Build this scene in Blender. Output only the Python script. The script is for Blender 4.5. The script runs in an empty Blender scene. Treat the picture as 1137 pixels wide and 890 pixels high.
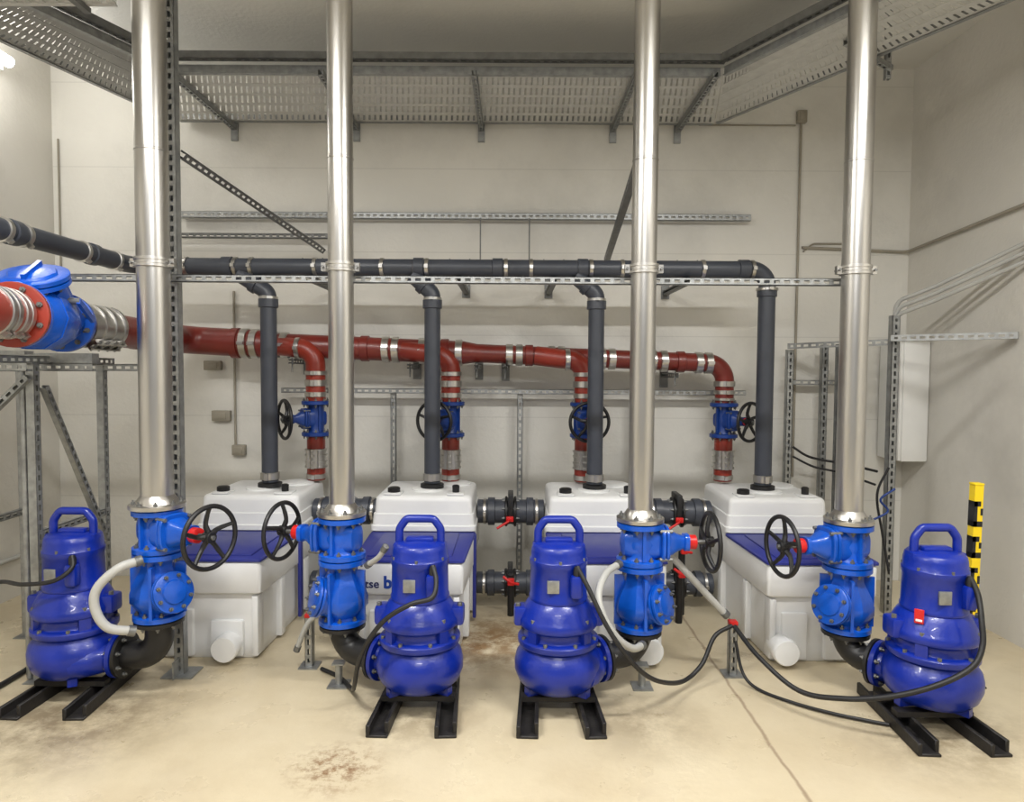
import bpy, bmesh, math, random
from mathutils import Vector, Matrix
random.seed(4)
V = Vector
scene = bpy.context.scene
COL = scene.collection

# ------------------------------------------------------------------ materials
def srgb(r, g, b):
    def c(x):
        x /= 255.0
        return x/12.92 if x <= 0.04045 else ((x+0.055)/1.055)**2.4
    return (c(r), c(g), c(b), 1)

def mat(name, rgb, rough=0.5, metal=0.0, var=0.12, scale=6.0, bump=0.0, bscale=60.0, coat=0.0, rvar=0.1, stretch=None, emit=0):
    m = bpy.data.materials.new(name); m.use_nodes = True
    nt = m.node_tree; N = nt.nodes; L = nt.links
    p = N['Principled BSDF']
    tc = N.new('ShaderNodeTexCoord'); mp = N.new('ShaderNodeMapping')
    L.new(tc.outputs['Object'], mp.inputs['Vector'])
    if stretch: mp.inputs['Scale'].default_value = stretch
    nz = N.new('ShaderNodeTexNoise'); nz.inputs['Scale'].default_value = scale; nz.inputs['Detail'].default_value = 6
    L.new(mp.outputs['Vector'], nz.inputs['Vector'])
    base = srgb(*rgb)
    cr = N.new('ShaderNodeValToRGB')
    cr.color_ramp.elements[0].position = 0.3; cr.color_ramp.elements[1].position = 0.7
    cr.color_ramp.elements[0].color = (base[0]*(1-var), base[1]*(1-var), base[2]*(1-var), 1)
    cr.color_ramp.elements[1].color = (min(1, base[0]*(1+var)), min(1, base[1]*(1+var)), min(1, base[2]*(1+var)), 1)
    L.new(nz.outputs['Fac'], cr.inputs['Fac']); L.new(cr.outputs['Color'], p.inputs['Base Color'])
    mr = N.new('ShaderNodeMapRange'); mr.inputs['To Min'].default_value = max(0.02, rough-rvar); mr.inputs['To Max'].default_value = min(1, rough+rvar)
    L.new(nz.outputs['Fac'], mr.inputs['Value']); L.new(mr.outputs['Result'], p.inputs['Roughness'])
    p.inputs['Metallic'].default_value = metal
    p.inputs['Coat Weight'].default_value = coat
    if bump:
        n2 = N.new('ShaderNodeTexNoise'); n2.inputs['Scale'].default_value = bscale; n2.inputs['Detail'].default_value = 4
        L.new(mp.outputs['Vector'], n2.inputs['Vector'])
        bp = N.new('ShaderNodeBump'); bp.inputs['Strength'].default_value = bump; bp.inputs['Distance'].default_value = 0.01
        L.new(n2.outputs['Fac'], bp.inputs['Height']); L.new(bp.outputs['Normal'], p.inputs['Normal'])
    if emit:
        p.inputs['Emission Color'].default_value = (1, 0.97, 0.92, 1); p.inputs['Emission Strength'].default_value = emit
    return m

M_STEEL = mat('stainless_steel', (194, 192, 188), 0.31, 1.0, 0.16, 3, 0.04, 40, rvar=.07, stretch=(1, 1, 0.25))
M_GALV = mat('galvanised_steel', (158, 160, 160), 0.45, 0.8, 0.2, 25)
M_GALVD = mat('galvanised_steel_dull', (118, 119, 118), 0.5, 0.7, 0.2, 20)
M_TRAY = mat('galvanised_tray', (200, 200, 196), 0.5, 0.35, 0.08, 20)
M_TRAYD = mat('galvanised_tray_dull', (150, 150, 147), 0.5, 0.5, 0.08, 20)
M_PUMP = mat('cobalt_enamel', (4, 36, 142), 0.34, 0.0, 0.16, 5, 0.12, 60, coat=0.15)
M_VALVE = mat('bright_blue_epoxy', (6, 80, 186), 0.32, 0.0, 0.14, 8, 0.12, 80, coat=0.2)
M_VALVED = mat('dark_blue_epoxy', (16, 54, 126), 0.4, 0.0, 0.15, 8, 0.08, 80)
M_COVER = mat('navy_plastic', (42, 50, 132), 0.45, 0.0, 0.06, 6)
M_WHITE = mat('white_polyethylene', (224, 225, 225), 0.42, 0.0, 0.04, 4, 0.04, 14)
M_BLACKPIPE = mat('dark_grey_plastic', (60, 64, 73), 0.42, 0.0, 0.10, 6)
M_BLACK = mat('black_iron', (22, 22, 24), 0.45, 0.0, 0.25, 10, 0.1, 80)
M_RAIL = mat('worn_black_steel', (38, 36, 35), 0.55, 0.2, 0.4, 14, 0.2, 50)
M_RUBBER = mat('black_rubber', (24, 24, 26), 0.5, 0.0, 0.15, 10)
M_REDPIPE = mat('oxide_red_paint', (108, 34, 26), 0.36, 0.0, 0.16, 6, coat=0.12)
M_REDB = mat('orange_red_paint', (132, 42, 28), 0.36, 0.0, 0.16, 6, coat=0.12)
M_RED = mat('signal_red', (196, 26, 26), 0.35, 0.0, 0.05, 6)
M_GREY = mat('grey_plastic', (172, 172, 168), 0.45, 0.0, 0.06, 6)
M_CABINET = mat('light_grey_enamel', (226, 226, 223), 0.4, 0.0, 0.04, 4)
M_CONDUIT = mat('beige_conduit', (146, 140, 126), 0.5, 0.0, 0.08, 6)
M_YELLOW = mat('yellow_paint', (232, 200, 20), 0.4, 0.0, 0.06, 6)
M_LAMP = mat('lit_diffuser', (255, 250, 242), 0.5, 0, 0, emit=14)
M_INK = mat('blue_print', (22, 34, 92), 0.5, 0, 0.02)
M_INKB = mat('bright_blue_print', (20, 62, 150), 0.5, 0, 0.02)

def wall_mat(name, rgb, blotch=0.13, joints=True):
    m = mat(name, rgb, 0.75, 0, 0.05, 1.2, 0.25, 35)
    nt = m.node_tree; N = nt.nodes; L = nt.links; p = N['Principled BSDF']
    old = p.inputs['Base Color'].links[0].from_socket
    geo = N.new('ShaderNodeNewGeometry')
    nz = N.new('ShaderNodeTexNoise'); nz.inputs['Scale'].default_value = 0.8; nz.inputs['Detail'].default_value = 9; nz.inputs['Roughness'].default_value = 0.65
    L.new(geo.outputs['Position'], nz.inputs['Vector'])
    r = N.new('ShaderNodeMapRange'); r.inputs['From Min'].default_value = 0.5; r.inputs['From Max'].default_value = 0.72; r.inputs['To Max'].default_value = blotch*3
    L.new(nz.outputs['Fac'], r.inputs['Value'])
    mx = N.new('ShaderNodeMix'); mx.data_type = 'RGBA'
    mx.inputs[7].default_value = srgb(*[c*0.76 for c in rgb])
    L.new(r.outputs['Result'], mx.inputs[0]); L.new(old, mx.inputs[6])
    out = mx.outputs[2]
    if joints:
        sx = N.new('ShaderNodeSeparateXYZ'); L.new(geo.outputs['Position'], sx.inputs[0])
        md = N.new('ShaderNodeMath'); md.operation = 'PINGPONG'; md.inputs[1].default_value = 0.31
        L.new(sx.outputs['Z'], md.inputs[0])
        lt = N.new('ShaderNodeMath'); lt.operation = 'LESS_THAN'; lt.inputs[1].default_value = 0.004
        L.new(md.outputs[0], lt.inputs[0])
        sc = N.new('ShaderNodeMath'); sc.operation = 'MULTIPLY'; sc.inputs[1].default_value = 0.3
        L.new(lt.outputs[0], sc.inputs[0])
        m2 = N.new('ShaderNodeMix'); m2.data_type = 'RGBA'; m2.inputs[7].default_value = srgb(*[c*0.8 for c in rgb])
        L.new(sc.outputs[0], m2.inputs[0]); L.new(out, m2.inputs[6]); out = m2.outputs[2]
    L.new(out, p.inputs['Base Color'])
    return m

M_WALL = wall_mat('off_white_wall', (214, 212, 205))
M_WALLR = wall_mat('off_white_wall_side', (208, 205, 197), joints=False)
M_CEIL = wall_mat('grey_ceiling', (212, 211, 206), 0.06, joints=False)

def floor_mat():
    m = bpy.data.materials.new('painted_concrete_floor'); m.use_nodes = True
    nt = m.node_tree; N = nt.nodes; L = nt.links; p = N['Principled BSDF']
    geo = N.new('ShaderNodeNewGeometry')
    def noise(s, d=8, ro=0.6):
        n = N.new('ShaderNodeTexNoise'); n.inputs['Scale'].default_value = s; n.inputs['Detail'].default_value = d; n.inputs['Roughness'].default_value = ro
        L.new(geo.outputs['Position'], n.inputs['Vector']); return n.outputs['Fac']
    def rng(s, a, b, lo=0, hi=1):
        r = N.new('ShaderNodeMapRange'); r.inputs['From Min'].default_value = a; r.inputs['From Max'].default_value = b
        r.inputs['To Min'].default_value = lo; r.inputs['To Max'].default_value = hi
        L.new(s, r.inputs['Value']); return r.outputs['Result']
    def mix(f, a, bcol):
        x = N.new('ShaderNodeMix'); x.data_type = 'RGBA'; L.new(f, x.inputs[0])
        if isinstance(a, tuple): x.inputs[6].default_value = a
        else: L.new(a, x.inputs[6])
        x.inputs[7].default_value = bcol; return x.outputs[2]
    def mul(a, b):
        x = N.new('ShaderNodeMath'); x.operation = 'MULTIPLY'; L.new(a, x.inputs[0]); L.new(b, x.inputs[1]); return x.outputs[0]
    c = mix(rng(noise(1.1), 0.4, 0.65), srgb(204, 192, 165), srgb(192, 178, 149))
    c = mix(rng(noise(3.2, 12, 0.75), 0.52, 0.64, 0, 0.20), c, srgb(168, 152, 122))
    c = mix(rng(noise(9, 12, 0.8), 0.62, 0.68, 0, 0.32), c, srgb(142, 124, 96))
    c = mix(rng(noise(34, 10, 0.8), 0.66, 0.70, 0, 0.5), c, srgb(112, 96, 74))
    def spot(x, y, r, col, ns, lo, hi, c, k=1.0):
        d = N.new('ShaderNodeVectorMath'); d.operation = 'DISTANCE'; L.new(geo.outputs['Position'], d.inputs[0]); d.inputs[1].default_value = (x, y, 0)
        f = rng(d.outputs['Value'], 0.2*r, r, k, 0)
        return mix(mul(f, rng(noise(ns, 12, 0.75), lo, hi)), c, col)
    c = spot(-0.70, 2.68, 0.23, srgb(122, 86, 50), 20, 0.46, 0.60, c, .95)
    c = spot(-0.15, 4.0, 0.6, srgb(140, 112, 78), 7, 0.4, 0.55, c)
    c = spot(0.6, 3.05, 0.40, srgb(152, 138, 114), 5, 0.35, 0.55, c, .8)
    c = spot(-0.45, 3.15, 0.45, srgb(150, 134, 108), 6, 0.42, 0.56, c, .7)
    c = spot(-2.0, 3.1, 0.7, srgb(124, 110, 88), 5, 0.36, 0.58, c, .9)
    c = spot(1.9, 3.0, 0.55, srgb(140, 124, 98), 6, 0.40, 0.58, c, .8)
    sx = N.new('ShaderNodeSeparateXYZ'); L.new(geo.outputs['Position'], sx.inputs[0])
    wob = rng(noise(5), 0, 1, -0.02, 0.02)
    ad = N.new('ShaderNodeMath'); ad.operation = 'ADD'; L.new(sx.outputs['X'], ad.inputs[0]); L.new(wob, ad.inputs[1])
    ad2 = N.new('ShaderNodeMath'); ad2.operation = 'SUBTRACT'; L.new(ad.outputs[0], ad2.inputs[0]); ad2.inputs[1].default_value = 1.12
    ab = N.new('ShaderNodeMath'); ab.operation = 'ABSOLUTE'; L.new(ad2.outputs[0], ab.inputs[0])
    c = mix(rng(ab.outputs[0], 0.003, 0.012, 0.65, 0), c, srgb(130, 108, 88))
    L.new(c, p.inputs['Base Color'])
    L.new(rng(noise(3), 0.3, 0.7, 0.2, 0.5), p.inputs['Roughness'])
    bp = N.new('ShaderNodeBump'); bp.inputs['Strength'].default_value = 0.15; bp.inputs['Distance'].default_value = 0.01
    L.new(noise(25), bp.inputs['Height']); L.new(bp.outputs['Normal'], p.inputs['Normal'])
    return m
M_FLOOR = floor_mat()

# ------------------------------------------------------------------ mesh builder
def frame(axis):
    return V(axis).normalized().to_track_quat('Z', 'Y').to_matrix().to_4x4()

class B:
    def __init__(s, *mats):
        s.bm = bmesh.new(); s.mats = list(mats); s.m = 0
    def use(s, i): s.m = i; return s
    def xform(s, M):
        for v in s.bm.verts: v.co = M @ v.co
        return s
    def rings(s, rings, loop=False, cap=True):
        vs = [[s.bm.verts.new(p) for p in r] for r in rings]
        n = len(vs[0]); k = len(vs); fs = []
        for i in range(k if loop else k-1):
            a = vs[i]; b = vs[(i+1) % k]
            for j in range(n):
                fs.append(s.bm.faces.new((a[j], a[(j+1) % n], b[(j+1) % n], b[j])))
        if cap and not loop:
            fs.append(s.bm.faces.new(vs[0][::-1])); fs.append(s.bm.faces.new(vs[-1]))
        for f in fs: f.material_index = s.m; f.smooth = True
        return s
    def lathe(s, prof, p=(0, 0, 0), axis=(0, 0, 1), seg=32, ph=0.0):
        Mx = Matrix.Translation(V(p)) @ frame(axis)
        s.rings([[Mx @ V((r*math.cos(ph+2*math.pi*j/seg), r*math.sin(ph+2*math.pi*j/seg), z)) for j in range(seg)] for r, z in prof])
        return s
    def cyl(s, a, b, r, r2=None, seg=24):
        a = V(a); b = V(b); h = (b-a).length
        c = min(r*0.06, h*0.1, 0.004); r2 = r if r2 is None else r2
        return s.lathe([(max(r-c, 1e-4), 0), (r, c), (r2, h-c), (max(r2-c, 1e-4), h)], a, b-a, seg)
    def tube(s, pts, r, seg=16, loop=False):
        pts = [V(p) for p in pts]; n = len(pts); T = []
        for i in range(n):
            if loop: t = pts[(i+1) % n]-pts[i-1]
            else: t = pts[min(i+1, n-1)]-pts[max(i-1, 0)]
            T.append(t.normalized())
        up = V((0, 0, 1)) if abs(T[0].z) < 0.9 else V((1, 0, 0))
        x = T[0].cross(up).normalized(); out = []
        for i in range(n):
            x = (x - T[i]*x.dot(T[i])).normalized(); y = T[i].cross(x)
            rr = r[i] if isinstance(r, (list, tuple)) else r
            out.append([pts[i]+(x*math.cos(2*math.pi*j/seg)+y*math.sin(2*math.pi*j/seg))*rr for j in range(seg)])
        return s.rings(out, loop=loop)
    def torus(s, c, axis, R, r, seg=40, sec=10):
        Mx = Matrix.Translation(V(c)) @ frame(axis)
        return s.tube([Mx @ V((R*math.cos(2*math.pi*i/seg), R*math.sin(2*math.pi*i/seg), 0)) for i in range(seg)], r, sec, loop=True)
    def obox(s, c, ax, ay, az, sx, sy, sz):
        c = V(c); ax = V(ax)*sx/2; ay = V(ay)*sy/2; az = V(az)*sz/2
        q = [(-1, -1), (1, -1), (1, 1), (-1, 1)]
        vs = [[s.bm.verts.new(c+ax*a+ay*b+az*k) for a, b in q] for k in (-1, 1)]
        fs = [s.bm.faces.new(vs[0][::-1]), s.bm.faces.new(vs[1])]
        for j in range(4): fs.append(s.bm.faces.new((vs[0][j], vs[0][(j+1) % 4], vs[1][(j+1) % 4], vs[1][j])))
        for f in fs: f.material_index = s.m
        return s
    def box(s, lo, hi):
        lo = V(lo); hi = V(hi); d = hi-lo
        return s.obox((lo+hi)/2, (1, 0, 0), (0, 1, 0), (0, 0, 1), d.x, d.y, d.z)
    def rbox(s, lo, hi, r=0.01, seg=2, M=None):
        lo = V(lo); hi = V(hi); d = hi-lo
        t = bmesh.new(); bmesh.ops.create_cube(t, size=1)
        for v in t.verts: v.co = V((v.co.x*d.x, v.co.y*d.y, v.co.z*d.z))+(lo+hi)/2
        bmesh.ops.bevel(t, geom=t.edges[:]+t.verts[:], offset=r, segments=seg, affect='EDGES', profile=0.5)
        mp = {v: s.bm.verts.new((M @ v.co) if M else v.co) for v in t.verts}
        for f in t.faces:
            g = s.bm.faces.new([mp[v] for v in f.verts]); g.material_index = s.m; g.smooth = True
        t.free(); return s
    def flange(s, p, axis, r, t, nb=8, bolt=1, br=0.008):
        p = V(p); a = V(axis).normalized(); m0 = s.m
        s.lathe([(r*0.93, -t/2), (r, -t/2+0.003), (r, t/2-0.003), (r*0.93, t/2)], p, a, 36)
        Mx = Matrix.Translation(p) @ frame(a); s.m = bolt
        for i in range(nb):
            an = 2*math.pi*(i+.5)/nb; q = Mx @ V((r*0.82*math.cos(an), r*0.82*math.sin(an), 0))
            s.lathe([(br, -t/2-0.01), (br, t/2+0.01)], q, a, 6)
            s.lathe([(br*0.5, -t/2-0.02), (br*0.5, t/2+0.02)], q, a, 6)
        s.m = m0; return s
    def band(s, p, axis, r, w=0.03, lug=True):
        a = V(axis).normalized(); p = V(p)
        s.lathe([(r, -w/2), (r+0.006, -w/2+0.002), (r+0.006, w/2-0.002), (r, w/2)], p, a, 28)
        if lug:
            n = V((0, -1, 0)) if abs(a.y) < 0.8 else V((0.6, 0, -0.8))
            n = (n-a*n.dot(a)).normalized(); m = a.cross(n)
            s.obox(p+n*(r+0.014), a, n, m, w*0.9, 0.02, 0.022)
        return s
    def strut(s, p0, p1, face, w=0.041, hole=0.015, per=0.05):
        p0 = V(p0); p1 = V(p1); d = (p1-p0); Lh = d.length; d.normalize()
        n = V(face); n = (n-d*n.dot(d)).normalized(); q = d.cross(n)
        mid = (p0+p1)/2; t = 0.003
        for k in (-1, 1):
            s.obox(mid+q*k*(w/2-t/2), d, n, q, Lh, w, t)
            s.obox(mid+q*k*(w/2-0.006)-n*(w/2-t/2), d, n, q, Lh, t, 0.009)
            e = (w-hole)/2
            s.obox(mid+q*k*(w/2-e/2)+n*(w/2-t/2), d, n, q, Lh, t, e)
        k = int(Lh/per)
        for i in range(k+1):
            c = p0+d*min(Lh-0.01, max(0.01, i*Lh/max(k, 1)))+n*(w/2-t/2)
            s.obox(c, d, n, q, per*0.42, t, hole)
        return s

def mkmesh(b, name, origin=(0, 0, 0), inv=None):
    bm = b.bm; o = V(origin)
    bmesh.ops.recalc_face_normals(bm, faces=bm.faces[:])
    for v in bm.verts: v.co = (inv @ v.co) if inv else (v.co-o)
    me = bpy.data.meshes.new(name); bm.to_mesh(me); bm.free()
    for m in b.mats: me.materials.append(m)
    for p in me.polygons: p.use_smooth = True
    me.set_sharp_from_angle(angle=math.radians(38))
    return me

def solo(b, name, label, cat, group=None, kind=None):
    xs = [v.co for v in b.bm.verts]
    o = V(((min(c.x for c in xs)+max(c.x for c in xs))/2, (min(c.y for c in xs)+max(c.y for c in xs))/2, min(c.z for c in xs)))
    ob = bpy.data.objects.new(name, mkmesh(b, name, o)); ob.location = o
    COL.objects.link(ob)
    if kind: ob['kind'] = kind
    if label: ob['label'] = label; ob['category'] = cat
    if group: ob['group'] = group
    return ob

class Thing:
    def __init__(s, name, label, cat, origin=(0, 0, 0), group=None):
        s.e = bpy.data.objects.new(name, None); s.e.empty_display_size = 0.1; COL.objects.link(s.e)
        s.o = V(origin); s.e.location = s.o; s.parts = []; s.name = name
        s.e['label'] = label; s.e['category'] = cat
        if group: s.e['group'] = group
    def part(s, b, name, label=None, parent=None, kind=None):
        ob = bpy.data.objects.new(name, mkmesh(b, name, s.o)); COL.objects.link(ob)
        ob.parent = parent or s.e
        if label: ob['label'] = label
        if kind: ob['kind'] = kind
        s.parts.append(ob); return ob
    def wpart(s, b, name, label=None):
        Mx = Matrix.Translation(s.e.location) @ s.e.rotation_euler.to_matrix().to_4x4()
        ob = bpy.data.objects.new(name, mkmesh(b, name, inv=Mx.inverted())); COL.objects.link(ob)
        ob.parent = s.e
        if label: ob['label'] = label
        return ob
    def place(s, loc, rz=0):
        s.e.location = loc; s.e.rotation_euler = (0, 0, rz); return s
    def copy(s, loc, rz=0, label=None):
        t = object.__new__(Thing); t.name = s.name; t.o = s.o; t.parts = []
        t.e = s.e.copy(); COL.objects.link(t.e); t.e.location = loc; t.e.rotation_euler = (0, 0, rz)
        if label: t.e['label'] = label
        mp = {s.e: t.e}
        for p in s.parts:
            q = p.copy(); COL.objects.link(q); mp[p] = q; q.parent = mp[p.parent]; t.parts.append(q)
        return t

def fillet(pts, r, n=8):
    pts = [V(p) for p in pts]; out = [pts[0]]
    for i in range(1, len(pts)-1):
        a, b, c = pts[i-1], pts[i], pts[i+1]
        u = (a-b).normalized(); w = (c-b).normalized(); ang = u.angle(w)
        rr = r[i-1] if isinstance(r, (list, tuple)) else r
        d = min(rr/math.tan(ang/2), (a-b).length*0.98, (c-b).length*0.98); rr = d*math.tan(ang/2)
        cen = b+(u+w).normalized()*(rr/math.sin(ang/2)); p = b+u*d-cen; q = b+w*d-cen
        tot = p.angle(q); ax = p.cross(q).normalized()
        for k in range(n+1): out.append(cen+Matrix.Rotation(tot*k/n, 3, ax) @ p)
    out.append(pts[-1]); return out

def cat(pts, n=8):
    P = [V(p) for p in pts]; P = [P[0]*2-P[1]]+P+[P[-1]*2-P[-2]]; out = []
    for i in range(1, len(P)-2):
        a, b, c, d = P[i-1:i+3]
        for k in range(n):
            t = k/n
            out.append(0.5*((2*b)+(c-a)*t+(2*a-5*b+4*c-d)*t*t+(3*b-a-3*c+d)*t**3))
    out.append(P[-2]); return out

def az(deg):
    return V((math.sin(math.radians(deg)), -math.cos(math.radians(deg)), 0))
def rz_of(v): return math.atan2(v.y, v.x)

# ------------------------------------------------------------------ room
XL, XR, YB, ZC = -3.45, 2.98, 5.2, 3.85
def wall(name, lo, hi, m):
    solo(B(m).box(lo, hi), name, None, None, kind='structure')
wall('floor', (XL-.2, -2.5, -.1), (XR+.2, YB+.2, 0), M_FLOOR)
wall('wall_back', (XL-.2, YB, 0), (XR+.2, YB+.2, ZC), M_WALL)
wall('wall_right', (XR, -2.5, 0), (XR+.2, YB, ZC), M_WALLR)
wall('wall_left', (XL-.2, -2.5, 0), (XL, YB, ZC), M_WALLR)
wall('ceiling', (XL-.2, -2.5, ZC), (XR+.2, YB+.2, ZC+.15), M_CEIL)

# ------------------------------------------------------------------ stainless risers
VX = [(-1.72, 3.30), (-0.848, 3.40), (0.646, 3.40), (1.69, 3.40)]
PR = [0.074, 0.062, 0.062, 0.065]
DZ = [0.075, 0.02, 0.0, 0.0]
ZE, ZCK, ZG = 0.305, 0.635, 0.845
for i, (x, y) in enumerate(VX):
    z0 = ZG+DZ[i]; b = B(M_STEEL, M_GALVD); r = PR[i]
    b.flange((x, y, z0+0.014), (0, 0, 1), 0.118 if i else 0.128, 0.024, 8, 1, .010)
    b.lathe([(r+0.024, z0+0.026), (r+0.018, z0+0.042), (r+0.005, z0+0.06), (r, z0+0.066), (r, 2.62), (r+0.0025, 2.623), (r+.0025, 2.629), (r, 2.632), (r, 3.842)], (x, y, 0), seg=40)
    solo(b, 'riser_pipe', 'tall thick stainless steel riser pipe with bolted flange' if i == 0 else 'tall brushed stainless steel riser pipe with bolted bottom flange', 'pipe', 'stainless riser pipes')
    c = B(M_STEEL, M_GALVD)
    zc = 2.10
    c.lathe([(r+0.001, -.024), (r+0.011, -.022), (r+0.011, -.010), (r+.007, -.007), (r+.007, .007), (r+.011, .010), (r+0.011, .022), (r+0.001, .024)], (x, y, zc), seg=40)
    c.box((x-r-0.032, y-0.014, zc-.020), (x-r-0.008, y+0.014, zc+.020)); c.box((x+r+0.008, y-0.014, zc-.020), (x+r+0.032, y+0.014, zc+.020))
    c.use(1)
    for sx in (-1, 1):
        c.cyl((x+sx*(r+0.022), y-0.028, zc), (x+sx*(r+0.022), y+0.028, zc), 0.007, seg=6)
    c.box((x-0.02, y+r+0.002, zc-0.015), (x+0.02, y+r+.03, zc+0.015))
    solo(c, 'pipe_clamp', 'steel two-piece clamp around a stainless riser pipe', 'clamp', 'riser pipe clamps')

# ------------------------------------------------------------------ gate valve (stem along +X local)
def handwheel(L, R=0.145, r=0.0115):
    b = B(M_BLACK, M_GALVD)
    b.torus((L, 0, 0), (1, 0, 0), R, r, 44, 10)
    b.cyl((L-0.03, 0, 0), (L+0.015, 0, 0), 0.027)
    for k in range(5):
        a = 2*math.pi*k/5+0.3; u = V((0, math.cos(a), math.sin(a))); w = V((0, -math.sin(a), math.cos(a)))
        b.tube(cat([V((L-0.01, 0, 0))+u*0.02, V((L-0.02, 0, 0))+u*R*0.4+w*0.008, V((L-0.012, 0, 0))+u*R*0.75+w*0.004, V((L, 0, 0))+u*R], 4), [0.013]*4+[0.011]*4+[0.010]*5, 8)
    b.use(1).cyl((L+0.01, 0, 0), (L+0.026, 0, 0), 0.011, seg=6)
    return b

def gate(name, label, catg, H, FR, L, WR, m, group, k=1.0):
    t = Thing(name, label, catg, group=group); h = H/2
    b = B(m, M_GALVD)
    b.flange((0, 0, 0.0145), (0, 0, 1), FR, 0.028, 8, 1, .011*k); b.flange((0, 0, H-0.0145), (0, 0, 1), FR, 0.028, 8, 1, .011*k)
    b.lathe([(0.084*k, 0.026), (0.074*k, 0.042), (0.076*k, h*0.75), (0.082*k, h), (0.076*k, h*1.25), (0.074*k, H-0.042), (0.084*k, H-0.026)], seg=10, ph=.3)
    hz = min(.084*k, h-.024)
    def el(x, ry, rz, e=.6):
        o = []
        for j in range(28):
            a = 2*math.pi*j/28; c, s_ = math.cos(a), math.sin(a)
            o.append(V((x, ry*math.copysign(abs(c)**e, c), h+rz*math.copysign(abs(s_)**e, s_))))
        return o
    b.rings([el(-0.092*k, .02*k, hz*.4), el(-0.082*k, .05*k, hz*.75), el(-0.03*k, .068*k, hz), el(.05*k, .068*k, hz), el(.092*k, .060*k, hz*.92)])
    b.rings([el(.088*k, .080*k, hz*1.06), el(.092*k, .084*k, hz*1.12), el(.104*k, .084*k, hz*1.12), el(.106*k, .080*k, hz*1.06)])
    b.rings([el(.109*k, .080*k, hz*1.06), el(.111*k, .084*k, hz*1.12), el(.122*k, .084*k, hz*1.12), el(.126*k, .080*k, hz*1.06)])
    b.rings([el(.124*k, .060*k, hz*.85), el(.150*k, .056*k, hz*.70), el(.176*k, .038*k, .040*k), el(.205*k, .030*k, .031*k), el(.210*k, .040*k, .040*k), el(.230*k, .040*k, .040*k)])
    for sy in (-1, 1):
        for sz in (-1, 1): b.use(1).cyl((.078*k, sy*.064*k, h+sz*hz*.86), (.138*k, sy*.064*k, h+sz*hz*.86), 0.009*k, seg=6)
    b.use(0)
    for sy in (-1, 1): b.obox((0, sy*.078*k, h), (1, 0, 0), (0, 1, 0), (0, 0, 1), .014, .03*k, H-.06)
    t.part(b, 'valve_body')
    t.part(B(M_RED).lathe([(.030*k, .230*k), (.034*k, .234*k), (.034*k, .266*k), (.022*k, .272*k)], (0, 0, h), (1, 0, 0)), 'gland_ring', 'red plastic gland ring')
    if L-.028 > .27*k: t.part(B(M_GALVD).cyl((.265*k, 0, h), (L-0.028, 0, h), 0.012), 'stem')
    wb = handwheel(L, WR)
    for v in wb.bm.verts: v.co.z += h
    t.part(wb, 'handwheel', 'black five-spoke handwheel')
    return t

gl = 'bright blue cast iron gate valve with black handwheel and red gland'
G0 = gate('gate_valve', gl, 'valve', 0.21, 0.116, 0.36, 0.145, M_VALVE, 'gate valves below the risers', 1.06)
WA = [64, -109, 93, -80]
G = [G0.place((VX[0][0], VX[0][1], ZCK+DZ[0]), rz_of(az(WA[0])))]
for i in (1, 2, 3):
    G.append(G0.copy((VX[i][0], VX[i][1], ZCK+DZ[i]), rz_of(az(WA[i]))))

# ------------------------------------------------------------------ ball check valve
t = Thing('check_valve', 'bright blue cast iron ball check valve with bolted side cover', 'valve', group='check valves below the gate valves')
b = B(M_VALVE, M_GALVD)
b.flange((0, 0, 0.015), (0, 0, 1), 0.118, 0.028, 8, 1, .011); b.flange((0, 0, 0.314), (0, 0, 1), 0.116, 0.028, 8, 1, .011)
b.lathe([(.092, .026), (.090, .04), (.106, .062), (.128, .092), (.128, .135), (.116, .175), (.092, .222), (.078, .25), (.076, .28), (.086, .302)], seg=8, ph=math.pi/8)
ax = V((0.90, 0, 0.25)).normalized(); c0 = V((-0.01, 0, 0.11))
b.lathe([(.07, .03), (.088, .06), (.086, .11), (.080, .126)], c0, ax, 10)
for k in range(4):
    a = math.pi/4+k*math.pi/2; u = V((math.cos(a), math.sin(a), 0)); w = V((-u.y, u.x, 0))
    b.obox(u*.102+V((0, 0, .15)), u, w, (0, 0, 1), .05, .014, .25)
t.part(b, 'valve_body')
b = B(M_VALVE, M_GALVD)
b.flange(c0+ax*0.130, ax, 0.098, 0.016, 0); b.flange(c0+ax*0.149, ax, 0.098, 0.018, 8, 1, 0.010)
b.lathe([(.06, .157), (.054, .167), (.02, .172)], c0, ax, 28)
t.part(b, 'cover_plate')
CA = [55, -62, 50, -58]
CK = [t.place((VX[0][0], VX[0][1], ZE+DZ[0]), rz_of(az(CA[0])))]
for i in (1, 2, 3): CK.append(t.copy((VX[i][0], VX[i][1], ZE+DZ[i]), rz_of(az(CA[i]))))

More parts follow.
